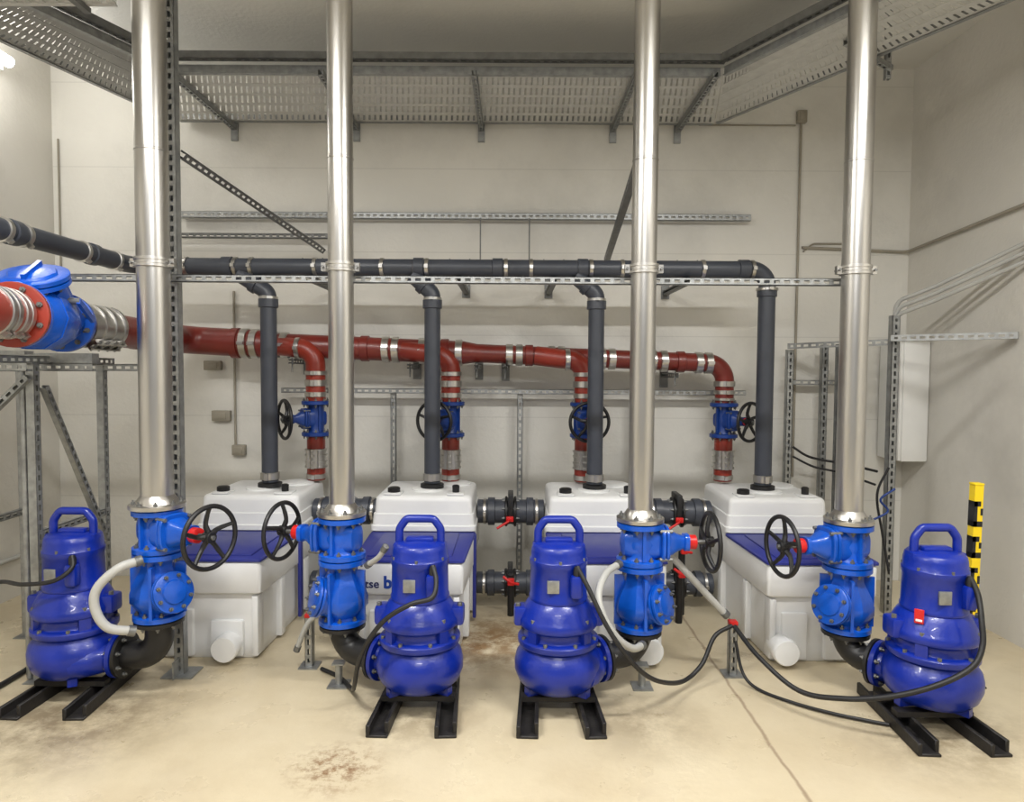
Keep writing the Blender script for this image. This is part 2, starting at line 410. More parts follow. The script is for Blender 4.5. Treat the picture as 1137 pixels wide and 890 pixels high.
# ------------------------------------------------------------------ pumps
PP = [(-2.15, 3.33), (-0.43, 3.2), (0.225, 3.2), (1.93, 3.08)]
PZ = 0.085
t = Thing('sewage_pump', 'glossy cobalt blue submersible sewage pump on a black skid', 'pump', group='blue sewage pumps')
b = B(M_PUMP, M_GALVD)
b.lathe([(.09, .012), (.12, .016), (.155, .030), (.188, .062), (.204, .105), (.205, .145), (.196, .180), (.182, .200), (.172, .215), (.160, .232)], seg=48)
b.tube(cat([(0.06, -.12, .105), (.12, -.09, .105), (.17, -.03, .105), (.205, 0, .105), (.222, 0, .105)], 5), [.070+.0005*i for i in range(21)], 24)
b.lathe([(.080, .16), (.072, .19), (.072, .215)], (0, 0, .105), (1, 0, 0), 32)
b.flange((.226, 0, .105), (1, 0, 0), .110, .026, 8, 1, .011)
for k in range(3):
    a = 2*math.pi*(k+.5)/3; b.obox((.12*math.cos(a), .12*math.sin(a), .018), (math.cos(a), math.sin(a), 0), (-math.sin(a), math.cos(a), 0), (0, 0, 1), .09, .04, .036)
t.part(b, 'volute_casing')
b = B(M_PUMP, M_GALVD)
# clamping collar, then the wide flared bearing bracket under the motor
b.lathe([(.158, .228), (.186, .232), (.190, .238), (.190, .258), (.184, .264), (.164, .270), (.158, .282), (.158, .305), (.164, .314), (.182, .320), (.186, .326), (.186, .352), (.180, .362), (.172, .380), (.160, .405), (.148, .425), (.134, .440)], seg=48)
for k in range(8):
    a = 2*math.pi*(k+.5)/8; b.use(1).cyl((.177*math.cos(a), .177*math.sin(a), .256), (.177*math.cos(a), .177*math.sin(a), .276), .010, seg=6)
b.use(0)
for sx in (-1, 1):
    b.rbox((sx*.168-.042, -.050, .315), (sx*.168+.042, .050, .405), .016)
    b.use(1).cyl((sx*.190, -.02, .40), (sx*.190, -.02, .420), .012, seg=6); b.use(0)
for k in range(4):
    a = math.pi/4+k*math.pi/2; u = V((math.cos(a), math.sin(a), 0)); w = V((-u.y, u.x, 0))
    b.obox(u*.160+V((0, 0, .293)), u, w, (0, 0, 1), .04, .05, .06)
    b.use(1).cyl(u*.172+V((0, 0, .352)), u*.172+V((0, 0, .374)), .011, seg=6); b.use(0)
t.part(b, 'bearing_housing')
b = B(M_PUMP, M_GALVD)
b.lathe([(.134, .438), (.138, .444), (.138, .456), (.134, .462), (.132, .60), (.136, .606), (.136, .630), (.131, .636), (.129, .672), (.124, .692), (.110, .705), (.03, .712)], seg=48)
for k in range(6):
    a = math.pi/6+k*math.pi/3; u = V((math.cos(a), math.sin(a), 0)); w = V((-u.y, u.x, 0))
    b.use(1).cyl(u*.127+V((0, 0, .628)), u*.127+V((0, 0, .646)), .009, seg=6); b.use(0)
t.part(b, 'motor_housing')
b = B(M_PUMP)
pts = fillet([(-.098, 0, .655), (-.098, 0, .765), (-.064, 0, .812), (.064, 0, .812), (.098, 0, .765), (.098, 0, .655)], [.05, .03, .03, .05], 5)
b.tube(pts, .019, 12)
b.rbox((-.124, -.038, .64), (-.074, .038, .705), .012); b.rbox((.074, -.038, .64), (.124, .038, .705), .012)
b.rbox((-.066, -.025, .70), (.066, .025, .728), .01)
t.part(b, 'lifting_handle')
b = B(M_PUMP, M_RUBBER)
b.rbox((.045, -.155, .48), (.10, -.10, .585), .014)
b.use(1).lathe([(.017, 0), (.017, .03), (.012, .045)], (.075, -.13, .58), (0, 0, 1), 12)
t.part(b, 'cable_entry')
b = B(M_GALV); b.rbox((-.060, -.1365, .50), (-.004, -.124, .56), .003)
t.part(b, 'name_plate', 'small blank steel plate')
PT = [t]
def pump_rz(i):
    d = V((VX[i][0]-PP[i][0], VX[i][1]-PP[i][1], 0)); return math.atan2(d.y, d.x), d.length
t.place((PP[0][0], PP[0][1], PZ), pump_rz(0)[0])
for i in (1, 2, 3):
    PT.append(t.copy((PP[i][0], PP[i][1], PZ), pump_rz(i)[0]))
PT[3].e['label'] = 'glossy cobalt blue sewage pump with red tag on its shoulder'
for k in PT:
    r = k.e.rotation_euler.z
    for p in k.parts:
        if p.name.startswith(('lifting_handle', 'cable_entry', 'bearing_housing', 'motor_housing', 'name_plate')): p.rotation_euler.z = -r
b = B(M_RED, M_WHITE); Mx = Matrix.Translation((-.128, -.106, .440)) @ Matrix.Rotation(-.7, 4, 'Z')
b.rbox((-.019, -.004, -.032), (.019, .004, .032), .002, 1, Mx); b.use(1).rbox((-.013, -.006, -.022), (.013, -.003, -.012), .001, 1, Mx)
q = PT[3].part(b, 'warning_tag', 'red rectangular tag'); q.rotation_euler.z = -PT[3].e.rotation_euler.z

# skids
t = Thing('pump_skid', 'worn black steel rail skid under a pump', 'skid', group='pump skids')
for sx in (-1, 1):
    b = B(M_RAIL); Mx = Matrix.Translation((sx*.135, 0, 0)) @ Matrix.Rotation(sx*.05, 4, 'Z')
    b.rbox((-.048, -.30, 0), (.048, .27, .012), .003, 1, Mx)
    b.rbox((-.048, -.30, .004), (-.030, .27, .055), .003, 1, Mx); b.rbox((.030, -.28, .004), (.048, .27, .062), .003, 1, Mx)
    t.part(b, 'rail')
b = B(M_RAIL); b.box((-.17, -.09, .061), (.17, -.04, .085)); b.box((-.17, .06, .061), (.17, .11, .085))
t.part(b, 'cross_bar')
t.place((PP[0][0]+.02, PP[0][1], 0))
for i in (1, 2, 3): t.copy((PP[i][0]-(.03 if i == 3 else 0), PP[i][1], 0), 0)

# elbows
for i in range(4):
    a, D = pump_rz(i); d = V((math.cos(a), math.sin(a), 0)); p = V((PP[i][0], PP[i][1], PZ+.105)); v = V((VX[i][0], VX[i][1], 0))
    zt = ZE+DZ[i]; b = B(M_BLACK, M_GALVD)
    s0 = p+d*.2405
    b.flange(s0+d*.012, d, .110, .022, 8, 1, .010)
    top = V((v.x, v.y, zt))
    b.flange(top-V((0, 0, .013)), (0, 0, 1), .114, .024, 8, 1, .010)
    b.tube(fillet([s0+d*.01, V((v.x, v.y, p.z)), top-V((0, 0, .012))], .11, 12), .066, 28)
    solo(b, 'discharge_elbow', 'black cast iron flanged elbow joining pump and check valve', 'pipe elbow', 'pump discharge elbows')

for i in (1, 2):
    x, y = VX[i]; sx = -1 if i == 1 else 1
    b = B(M_GALV); b.box((x-.05+sx*.02, y-.05, 0), (x+.05+sx*.02, y+.05, .008)); b.cyl((x+sx*.02, y, .008), (x+sx*.02, y, .115), .018)
    b.box((x-.03+sx*.02, y-.03, .112), (x+.03+sx*.02, y+.03, .119))
    solo(b, 'pipe_stand', 'short galvanised stand under a black elbow', 'stand', 'elbow stands')

# ------------------------------------------------------------------ tanks
def roundpoly(P, r, n=4):
    m = len(P); out = []
    for i in range(m):
        a, b_, c = V(P[i-1]), V(P[i]), V(P[(i+1) % m])
        u = (a-b_).normalized(); w = (c-b_).normalized(); ang = u.angle(w); d = r/math.tan(ang/2)
        cen = b_+(u+w).normalized()*(r/math.sin(ang/2)); p = b_+u*d-cen; q = b_+w*d-cen
        tot = p.angle(q); sg = 1 if p.x*q.y-p.y*q.x > 0 else -1
        for k in range(n+1):
            an = sg*tot*k/n; out.append(cen+V((p.x*math.cos(an)-p.y*math.sin(an), p.x*math.sin(an)+p.y*math.cos(an))))
    return out
def loft(b, plan, prof, c, hw, hd):
    b.rings([[V((c[0]+(p.x-c[0])*(1-e/hw), c[1]+(p.y-c[1])*(1-e/hd), z)) for p in plan] for z, e in prof])
low = roundpoly([(-.30, 0), (.30, 0), (.325, .62), (.325, 1.26), (-.325, 1.26), (-.325, .62)], .026, 4)
deck = roundpoly([(-.30, 0), (.30, 0), (.325, .62), (.325, .66), (-.325, .66), (-.325, .62)], .018)
rear = roundpoly([(-.335, .62), (.335, .62), (.335, 1.27), (-.335, 1.27)], .035, 4)
t = Thing('lifting_station_tank', 'white polyethylene lifting tank with navy deck cover', 'tank', group='white lifting tanks')
b = B(M_WHITE)
loft(b, low, [(0, .044), (.012, .034), (.10, .030), (.350, .028), (.362, .028), (.372, .004), (.378, 0), (.535, 0), (.543, .004), (.547, .012)], (0, .63), .31, .63)
loft(b, rear, [(.45, .016), (.57, .014), (.576, 0), (.605, 0), (.612, .008), (.68, .014), (.684, .022), (.755, .026), (.778, .030), (.790, .040), (.797, .058)], (0, .945), .335, .325)
b.lathe([(.105, .795), (.105, .808), (.09, .814)], (0, .87, 0)); b.lathe([(.115, .795), (.115, .806), (.10, .812)], (.16, 1.10, 0))
for x in (-.20, .20):
    b.rbox((x-.055, .66, .794), (x+.055, .78, .808), .006)
b.rbox((-.215, .006, .02), (-.075, .10, .28), .010); b.rbox((.02, .006, .02), (.20, .10, .22), .010)
b.rbox((-.28, .012, .02), (-.245, .10, .355), .008); b.rbox((.245, .012, .02), (.28, .10, .355), .008)
for sx in (-1, 1):
    for y0, y1 in ((.30, .37), (.74, .82)):
        b.rbox((sx*(.285+.02*min(1, y0/.62))-.022, y0, .02), (sx*(.285+.02*min(1, y0/.62))+.020, y1, .362), .010)
t.part(b, 'tank_body')
b = B(M_COVER)
loft(b, deck, [(.5475, -.001), (.550, -.006), (.562, -.006), (.568, .002)], (0, .33), .31, .33)
b.rbox((-.235, .05, .562), (.235, .58, .577), .005)
t.part(b, 'deck_cover', 'navy blue flat cover')
b = B(M_COVER); b.rbox((.318, .585, .03), (.340, .635, .56), .005)
t.part(b, 'side_strap', 'navy vertical strap')
t.part(B(M_BLACK).lathe([(.036, .806), (.040, .810), (.040, .834), (.030, .840)], (-.20, .72, 0), seg=24), 'screw_cap', 'black plastic screw cap')
t.part(B(M_BLACK).lathe([(.022, .806), (.024, .850), (.014, .856)], (.20, .72, 0), seg=20), 'cable_gland', 'small black plastic gland')
b = B(M_WHITE)
b.lathe([(.058, -.045), (.066, -.035), (.066, .085), (.062, .095)], (0, .01, .095), (0, -1, 0), 28)
b.lathe([(.072, .060), (.072, .090), (.066, .100), (.03, .104)], (0, .01, .095), (0, -1, 0), 28)
t.part(b, 'drain_stub', 'round white capped stub')
TX = [-1.665, -.56, .55, 1.70]; TY = 3.68
VXP = [-1.615, -.53, .555, 1.68]
stub = [.13, 0.12, .2, -.22]
TK = [t.place((TX[0], TY, 0))]+[None]*3
for i in (1, 2, 3): TK[i] = t.copy((TX[i], TY, 0))
for i in range(4):
    for p in TK[i].parts:
        if p.name.startswith('drain_stub'): p.location.x = stub[i]
    b = B(M_RUBBER); b.lathe([(.072, 0), (.078, .004), (.078, .03), (.068, .034)], (VXP[i], TY+.87, .808), seg=28)
    TK[i].wpart(b, 'pipe_collar', 'black rubber collar')
def text_mesh(s, size, off, m):
    cu = bpy.data.curves.new('lettering', 'FONT'); cu.body = s; cu.size = size; cu.extrude = 0.001; cu.offset = size*off
    o = bpy.data.objects.new('tmp_text', cu); COL.objects.link(o)
    dg = bpy.context.evaluated_depsgraph_get(); me = bpy.data.meshes.new_from_object(o.evaluated_get(dg))
    bpy.data.objects.remove(o); me.name = 'lettering'; me.materials.clear(); me.materials.append(m); return me
for s_, x_, sz, of, m_ in (('rtse', -.262, .066, .012, M_INK), ('b', -.134, .092, .040, M_INKB)):
    o = bpy.data.objects.new('lettering', text_mesh(s_, sz, of, m_)); COL.objects.link(o); o.parent = TK[1].e
    o.rotation_euler = (math.pi/2, 0, 0); o.location = (x_, -.0016, .410); o['label'] = 'dark blue printed lettering'
TK[1].e['label'] = 'white polyethylene lifting tank with navy cover and blue lettering'

# links between tanks
def linkpipe(r, label, lever, grp):
    t = Thing('connecting_pipe', label, 'pipe', group=grp)
    b = B(M_BLACKPIPE, M_STEEL)
    b.cyl((-.225, 0, 0), (.225, 0, 0), r, seg=28)
    for x in (-.13, .13): b.lathe([(r, -.025), (r+.014, -.022), (r+.014, .022), (r, .025)], (x, 0, 0), (1, 0, 0), 28)
    b.use(1)
    for x in (-.175, .175): b.band((x, 0, 0), (1, 0, 0), r+.001, .02)
    t.part(b, 'pipe')
    b = B(M_BLACK, M_GALVD); b.flange((-.03, 0, 0), (1, 0, 0), r+.022, .018, 8); b.flange((.03, 0, 0), (1, 0, 0), r+.022, .018, 8)
    b.rbox((-.018, -r-.01, -.03), (.018, r+.01, r+.05), .005)
    t.part(b, 'slide_valve', 'black flanged slide valve')
    if lever:
        b = B(M_RED); b.tube(fillet([(-.01, -r-.015, -.03), (-.01, -r-.05, -.04), (-.09, -r-.07, -.085)], .02, 5), .008, 10); b.rbox((-.03, -r-.035, -.05), (.02, -r-.008, -.015), .005)
        t.part(b, 'lever', 'red lever')
    return t
midx = [(TX[i]+TX[i+1])/2 for i in range(3)]
lp = linkpipe(.080, 'thick black pipe with slide valve joining two tanks', True, 'upper black pipes between the tanks')
lp.place((midx[0], 4.62, .64))
for i in (1, 2): lp.copy((midx[i], 4.62, .64))
lq = linkpipe(.072, 'black low drain pipe with slide valve joining two tanks', False, 'lower black pipes between the tanks')
lq.place((midx[0], 4.55, .17))
for i in (1, 2): lq.copy((midx[i], 4.55, .17))

# ------------------------------------------------------------------ dark grey vent pipes
RV = .055; YV = 4.55; ZV = 2.27; XH = -2.5; ZB = .845
b = B(M_BLACKPIPE, M_STEEL)
b.tube(fillet([(XH, 2.5, ZV), (XH, YV, ZV), (VXP[3], YV, ZV), (VXP[3], YV, ZB)], .11, 10), RV, 28)
def sock(p, ax, w=.06): b.use(0).lathe([(RV, -w/2), (RV+.009, -w/2+.003), (RV+.009, w/2-.003), (RV, w/2)], p, ax, 28)
for y in (2.95, 3.45, 4.1): sock((XH, y, ZV), (0, 1, 0))
b.use(1)
for y in (3.2, 3.38, 3.52, 4.0, 4.32): b.band((XH, y, ZV), (0, 1, 0), RV+.001, .028)
for x in (-2.15, -1.88, -1.72, -1.3, -.86, -.62, -.1, .12, .46, .72, 1.25, 1.52):
    w_ = x in (-1.88, -.62, .46, 1.52, -.1)
    if w_: sock((x, YV, ZV), (1, 0, 0), .07)
    b.use(1).band((x+(.055 if w_ else 0), YV, ZV), (1, 0, 0), RV+.001, .026)
sock((VXP[3], YV, 2.12), (0, 0, 1)); b.use(1).band((VXP[3], YV, 2.14), (0, 0, 1), RV+.01, .02); b.band((VXP[3], YV, .885), (0, 0, 1), RV+.001, .05)
solo(b, 'vent_header_pipe', 'long dark grey plastic vent header with steel band clamps', 'pipe')
for i in range(3):
    x = VXP[i]; dx = [.19, .13, .14][i]
    b = B(M_BLACKPIPE, M_STEEL)
    b.tube(fillet([(x-dx, YV, ZV-.05), (x, YV, 2.10), (x, YV, ZB)], .06, 8), RV-.002, 28)
    sock((x, YV, 2.03), (0, 0, 1)); b.use(0)
    d = V((dx, 0, -.12)).normalized()
    b.lathe([(RV, -.02), (RV+.008, -.018), (RV+.008, .018), (RV, .02)], V((x-dx*.45, YV, 2.155)), d, 28)
    b.use(1).band((x, YV, 2.065), (0, 0, 1), RV+.001, .02); b.band((x, YV, .885), (0, 0, 1), RV+.001, .05)
    solo(b, 'vent_drop_pipe', 'vertical dark grey plastic vent pipe entering a white tank', 'pipe', 'dark grey vent drop pipes')

# ------------------------------------------------------------------ red inlet pipework
YH = 4.90; XA = -2.33
def zh(x): return 1.79-(x+2.28)*.036
b = B(M_REDPIPE, M_STEEL)
b.tube(fillet([(XA, 4.22, 1.81), (XA, YH, 1.80), (-1.80, YH, zh(-1.8))], .16, 10), .098, 32)
b.tube([(-1.80, YH, zh(-1.8)), (-1.74, YH, zh(-1.74)), (-.35, YH, zh(-.35)), (-.25, YH, zh(-.25)), (.2, YH, zh(.2))], [.098, .082, .082, .066, .066], 32)
b.tube(fillet([(.15, YH, zh(.15)), (1.52, YH, zh(1.5)), (1.52, YH, 1.375)], .13, 10), .0655, 32)
b.use(1)
for x, r in ((-1.90, .099), (-1.83, .096), (-1.69, .083), (-1.62, .083), (-1.22, .083), (-1.15, .083), (-.9, .083), (-.83, .083), (-.64, .083), (-.57, .083), (-.38, .083), (-.02, .067), (.05, .067), (.28, .067), (.35, .067), (.64, .067), (.71, .067), (1.0, .067), (1.08, .067), (1.33, .067), (1.40, .067)):
    b.band((x, YH, zh(x)), (1, 0, 0), r+.003, .050)
b.use(0)
for x, r in ((-1.97, .098), (-1.05, .082), (-.48, .082), (.12, .066), (1.2, .066)):
    b.lathe([(r, -.03), (r+.01, -.026), (r+.01, .026), (r, .03)], (x, YH, zh(x)), (1, 0, 0), 32)
b.use(1); b.band((1.52, YH, 1.51), (0, 0, 1), .069, .04); b.band((1.52, YH, 1.45), (0, 0, 1), .067, .03); b.band((1.52, YH, 1.40), (0, 0, 1), .067, .02)
solo(b, 'inlet_header_pipe', 'oxide red iron header pipe with steel couplings', 'pipe')
DX = [(-1.390, 4.845), (-.434, 4.845), (.510, 4.845), (1.52, YH)]
for i in range(3):
    x, y = DX[i]; z = zh(x); r = .068
    b = B(M_REDB, M_STEEL)
    b.tube(fillet([(x-.34, YH-.02, zh(x-.34)), (x-.16, y, z-.01), (x, y, z-.02), (x, y, 1.375)], [.08, .12], 9), r, 32)
    b.use(1); b.band((x, y, 1.57), (0, 0, 1), r+.003, .03); b.band((x, y, 1.50), (0, 0, 1), r+.003, .045); b.band((x, y, 1.42), (0, 0, 1), r+.003, .035); b.band((x-.12, y, z-.015), (1, 0, 0), r+.003, .035)
    solo(b, 'inlet_branch_pipe', 'orange-red branch pipe curving down from the header', 'pipe', 'red branch pipes')
for i in range(4):
    x, y = DX[i]; r = .064; z1 = 1.124; zb = .812
    b = B(M_REDB, M_STEEL)
    b.cyl((x, y, zb), (x, y, z1), r, seg=32); b.use(1)
    b.cyl((x, y, .90), (x, y, 1.035), r+.008, seg=32)
    for zz in (.908, .945, .99, 1.028): b.band((x, y, zz), (0, 0, 1), r+.008, .016)
    b.band((x, y, .84), (0, 0, 1), r+.001, .035)
    b.box((x-.035, y-r-.04, .905), (x-.018, y-r-.003, 1.03)); b.box((x+.018, y-r-.04, .905), (x+.035, y-r-.003, 1.03))
    solo(b, 'inlet_tail_pipe', 'short red pipe with steel repair coupling above a tank', 'pipe', 'red tail pipes with couplings')
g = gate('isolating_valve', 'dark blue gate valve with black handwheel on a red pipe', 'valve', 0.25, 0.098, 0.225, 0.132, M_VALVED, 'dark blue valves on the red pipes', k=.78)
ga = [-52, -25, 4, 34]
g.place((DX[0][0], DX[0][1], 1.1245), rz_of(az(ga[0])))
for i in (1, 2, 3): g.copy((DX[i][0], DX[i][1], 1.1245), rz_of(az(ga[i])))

# big check valve on the platform; the line bends slightly at the coupling
PV = Matrix.Translation((XA, 3.584, 0)) @ Matrix.Rotation(math.radians(13), 4, 'Z') @ Matrix.Translation((-XA, -3.584, 0)) @ Matrix.Translation((0, -.15, 0))
t = Thing('swing_check_valve', 'large blue swing check valve between red flanges on a steel platform', 'valve', origin=(XA+.05, 3.3, 1.665))
b = B(M_VALVE, M_GALVD)
ax = (0, 1, 0); zc = 1.83
b.flange((XA, 3.20, zc), ax, .145, .026, 8, 1, .013); b.flange((XA, 3.70, zc), ax, .152, .034, 10, 1, .014)
b.lathe([(.10, 3.21), (.105, 3.25), (.140, 3.31), (.154, 3.39), (.152, 3.50), (.126, 3.59), (.106, 3.64), (.104, 3.69)], (XA, 0, zc), ax, 10)
b.tube(cat([(XA, 3.58, zc-.03), (XA, 3.48, zc+.08), (XA, 3.40, zc+.15)], 6), [.128-.0005*k for k in range(13)], 10)
for sx in (-1, 1): b.obox((XA+sx*.105, 3.55, zc+.07), (1, 0, 0), V((0, .8, -.6)), V((0, .6, .8)), .016, .26, .05)
b.obox((XA, 3.59, zc+.08), (1, 0, 0), V((0, .8, -.6)), V((0, .6, .8)), .02, .20, .09)
for y in (3.36, 3.52): b.lathe([(.120, -.007), (.160 - abs(y-3.42)*.12, -.006), (.160 - abs(y-3.42)*.12, .006), (.120, .007)], (XA, y, zc), ax, 10)
t.part(b.xform(PV), 'valve_body')
b = B(M_VALVE, M_GALVD)
ca = V((0, -.45, .89)).normalized(); cp = V((XA, 3.385, zc+.17))
b.flange(cp, ca, .150, .024, 10, 1, .013); b.flange(cp+ca*.027, ca, .150, .024, 0)
b.lathe([(.11, .036), (.10, .050), (.05, .058)], cp, ca, 8)
b.obox(cp+ca*.057, (1, 0, 0), ca, V((0, .89, .45)), .02, .03, .2)
t.part(b.xform(PV), 'bonnet_cover')
b = B(M_VALVE, M_GALVD); b.use(1).cyl((XA+.10, 3.45, zc+.09), (XA+.17, 3.45, zc+.09), .016); b.use(0)
b.obox((XA+.165, 3.53, zc+.05), (1, 0, 0), V((0, .9, -.4)).normalized(), V((0, .4, .9)).normalized(), .016, .20, .03)
t.part(b.xform(PV), 'lever_arm')
b = B(M_REDB, M_GALVD, M_STEEL)
b.flange((XA, 3.171, zc), ax, .145, .028, 8, 1, .013); b.cyl((XA, 2.65, zc), (XA, 3.16, zc), .104, seg=32)
b.use(2)
for y in (2.94, 2.99, 3.06, 3.11): b.band((XA, y, zc), ax, .105, .034)
solo(b.xform(PV), 'flanged_pipe', 'red flanged pipe end with steel clamps bolted to the check valve', 'pipe')
b = B(M_REDPIPE, M_STEEL, M_GALVD)
b.use(0).flange((XA, 3.590, zc), ax, .146, .030, 8, 2, .013); b.cyl((XA, 3.60, zc), (XA, 4.22, zc-.018), .097, seg=32)
b.use(1).cyl((XA, 3.66, zc), (XA, 3.96, zc-.008), .114, seg=32)
for y in (3.675, 3.765, 3.855, 3.945): b.band((XA, y, zc-.004), ax, .115, .030)
n_ = V((.6, 0, -.8))
for s_ in (-.022, .022):
    c_ = V((XA, 3.81, zc))+n_*.135+V((.8, 0, .6))*s_; b.obox(c_, (0, 1, 0), n_, V((.8, 0, .6)), .28, .035, .012)
b.use(2)
for y in (3.70, 3.77, 3.85, 3.92): b.cyl(V((XA, y, zc))+n_*.142-V((.8, 0, .6))*.04, V((XA, y, zc))+n_*.142+V((.8, 0, .6))*.04, .008, seg=6)
solo(b, 'pipe_coupling', 'wide bolted stainless repair coupling on the red pipe', 'coupling')

# platform frame
b = B(M_GALV)
PXa, PXb = -2.41, -2.88; YA = 3.44
for x in (PXa, PXb):
    for y in (YA, 4.02):
        b.strut((x, y, 0.006), (x, y, 1.62), (1, 0, 0) if x == PXa else (-1, 0, 0), .042)
        b.box((x-.05, y-.06, 0), (x+.05, y+.06, .006))
    b.strut((x, 2.85, 1.635), (x, 4.12, 1.635), (1, 0, 0), .04)
    b.strut((x, 3.46, .75), (x, 4.05, .75), (1, 0, 0), .035)
for y in (3.08, 3.56, 4.02): b.strut((PXb, y, 1.600), (PXa+.24, y, 1.600), (0, -1, 0), .041)
b.box((PXa-.1, 3.05, 1.655), (PXa+.24, 3.11, 1.672))
b.strut((PXa+.03, YA+.04, 1.50), (PXa+.03, 3.98, .60), (1, 0, 0), .032)
b.strut((PXb, YA-.03, 1.1), (PXa, YA-.03, 1.55), (0, -1, 0), .032)
b.cyl((PXa-.05, YA, 0.01), (PXa-.05, YA, 1.62), .016); b.box((PXb, 3.54, 1.62), (PXa+.24, 3.60, 1.672))
solo(b, 'platform_frame', 'galvanised strut frame carrying the blue check valve', 'frame')

# ------------------------------------------------------------------ struts
def S(p0, p1, face, label, w=.041, m=None, name='strut_channel', group='perforated strut channels'):
    return solo(B(m or M_GALV).strut(p0, p1, face, w), name, label, 'strut', group)
xp = -1.725
b = B(M_GALV).strut((xp, 3.52, .008), (xp, 3.52, 3.84), (0, -1, 0), .05, .018); b.box((xp-.075, 3.45, 0), (xp+.085, 3.59, .008)); b.obox((xp, 3.47, .05), (1, 0, 0), (0, 1, 0), (0, 0, 1), .006, .08, .09)
solo(b, 'strut_post', 'floor to ceiling perforated galvanised post on a base plate', 'post')
S((-2.35, 3.475, 2.05), (1.70, 3.475, 2.05), (0, -1, 0), 'long horizontal perforated strut behind the steel risers', .036)
S((-2.5, 5.14, 2.735), (1.76, 5.14, 2.735), (0, -1, 0), 'long horizontal perforated strut fixed high on the wall', .045)
S((-2.6, 5.10, 2.575), (-1.32, 5.10, 2.575), (0, -1, 0), 'dull horizontal strut on the wall', .035, M_GALVD)
S((-1.7, 5.05, 1.44), (1.72, 5.05, 1.44), (0, -1, 0), 'horizontal perforated strut on posts behind the tanks', .036)
for x in (-.88, .06, .90):
    S((x, 5.08, 0), (x, 5.08, 1.42), (0, -1, 0), 'upright perforated strut post behind the tanks', .04, name='strut_upright', group='strut uprights behind the tanks')
S((-1.70, 3.56, 2.69), (-1.40, 5.08, 2.47), (0.6, -.5, -.5), 'dull diagonal perforated brace', .04, M_GALVD, name='strut_brace', group='diagonal braces')
S((.64, 3.52, 2.68), (.70, 5.15, 2.42), (-1, -.2, 0), 'dull diagonal perforated brace', .038, M_GALVD, name='strut_brace', group='diagonal braces')
for x in (-1.32, -.35, .27, 1.15):
    b = B(M_GALVD); b.strut((x, 4.46, ZV-.085), (x, 5.19, ZV-.085), (1, 0, 0), .036); b.box((x-.03, 5.185, ZV-.13), (x+.03, 5.2, ZV+.02))
    b.cyl((x-.066, YV, ZV-.07), (x-.066, YV, ZV+.06), .004, seg=8); b.cyl((x+.066, YV, ZV-.07), (x+.066, YV, ZV+.06), .004, seg=8)
    solo(b, 'pipe_bracket', 'galvanised cantilever bracket under the grey header', 'bracket', 'brackets under the grey header')
for x in (-1.55, -.72, -.25, -.05, 1.15):
    zz = zh(x)-(.088 if x < -.35 else .073)
    b = B(M_GALVD); b.strut((x, 4.80, zz-.025), (x, 5.19, zz-.025), (1, 0, 0), .034); b.box((x-.03, 5.185, zz-.12), (x+.03, 5.2, zz+.06)); b.cyl((x, 4.83, zz-.1), (x, 4.83, zz), .006, seg=8)
    solo(b, 'pipe_bracket', 'galvanised cantilever bracket under the red header', 'bracket', 'brackets under the red header')
for x in (-.24, .12):
    b = B(M_GALVD); b.cyl((x, 5.09, 2.33), (x, 5.09, 2.715), .005, seg=8)
    b.cyl((x, 5.09, 2.33), (x, 4.60, 2.33), .005, seg=8)
    solo(b, 'hanger_rod', 'thin threaded hanger rod below the wall strut', 'rod', 'hanger rods')

# ------------------------------------------------------------------ cable trays
ZT = 3.415
def tray(name, label, inner, outer, m=None):
    b = B(m or M_TRAY, M_GALV); (a0, a1), (c0, c1) = inner, outer
    a0, a1, c0, c1 = [V((p[0], p[1], ZT)) for p in (a0, a1, c0, c1)]
    for p, q in ((a0, a1), (c0, c1)):
        d = (q-p); L_ = d.length; d.normalize(); n = d.cross(V((0, 0, 1)))
        b.use(1).obox((p+q)/2+V((0, 0, .018)), d, n, (0, 0, 1), L_, .005, .050)
        b.obox((p+q)/2+V((0, 0, .044)), d, n, (0, 0, 1), L_, .016, .003)
        b.obox((p+q)/2+V((0, 0, -.006)), d, n, (0, 0, 1), L_, .030, .003)
    b.use(0)
    L_ = max((a1-a0).length, (c1-c0).length); k = int(L_/.040)
    for i in range(k+1):
        f = i/k; p = a0.lerp(a1, f); q = c0.lerp(c1, f); d = q-p; W = d.length; d.normalize(); n = d.cross(V((0, 0, 1)))
        b.obox((p+q)/2, d, n, (0, 0, 1), W, .024, .0015)
    for f in (.02, .21, .40, .60, .79, .98):
        p = a0.lerp(c0, f); q = a1.lerp(c1, f); d = q-p; W = d.length; d.normalize(); n = d.cross(V((0, 0, 1)))
        b.obox((p+q)/2+V((0, 0, -.0012)), d, n, (0, 0, 1), W, .045, .001)
    return solo(b, name, label, 'cable tray', 'overhead cable trays')
tray('cable_tray', 'wide slatted galvanised cable tray along the wall', ((-2.08, 4.30), (1.27, 4.30)), ((-2.45, 5.12), (1.46, 5.12)))
tray('cable_tray', 'slatted galvanised cable tray running diagonally over the pumps', ((1.29, 4.28), (2.15, 2.75)), ((1.49, 5.10), (2.78, 2.75)))
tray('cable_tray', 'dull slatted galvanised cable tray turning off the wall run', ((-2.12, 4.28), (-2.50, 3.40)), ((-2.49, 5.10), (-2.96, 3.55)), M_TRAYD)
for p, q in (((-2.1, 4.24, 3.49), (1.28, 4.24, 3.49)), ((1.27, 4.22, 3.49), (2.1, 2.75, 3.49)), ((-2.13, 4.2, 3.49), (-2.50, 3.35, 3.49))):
    S(p, q, (0, 0, -1), 'dull channel rail carrying the cable tray', .045, M_GALVD, name='channel_rail', group='rails along the cable tray edge')
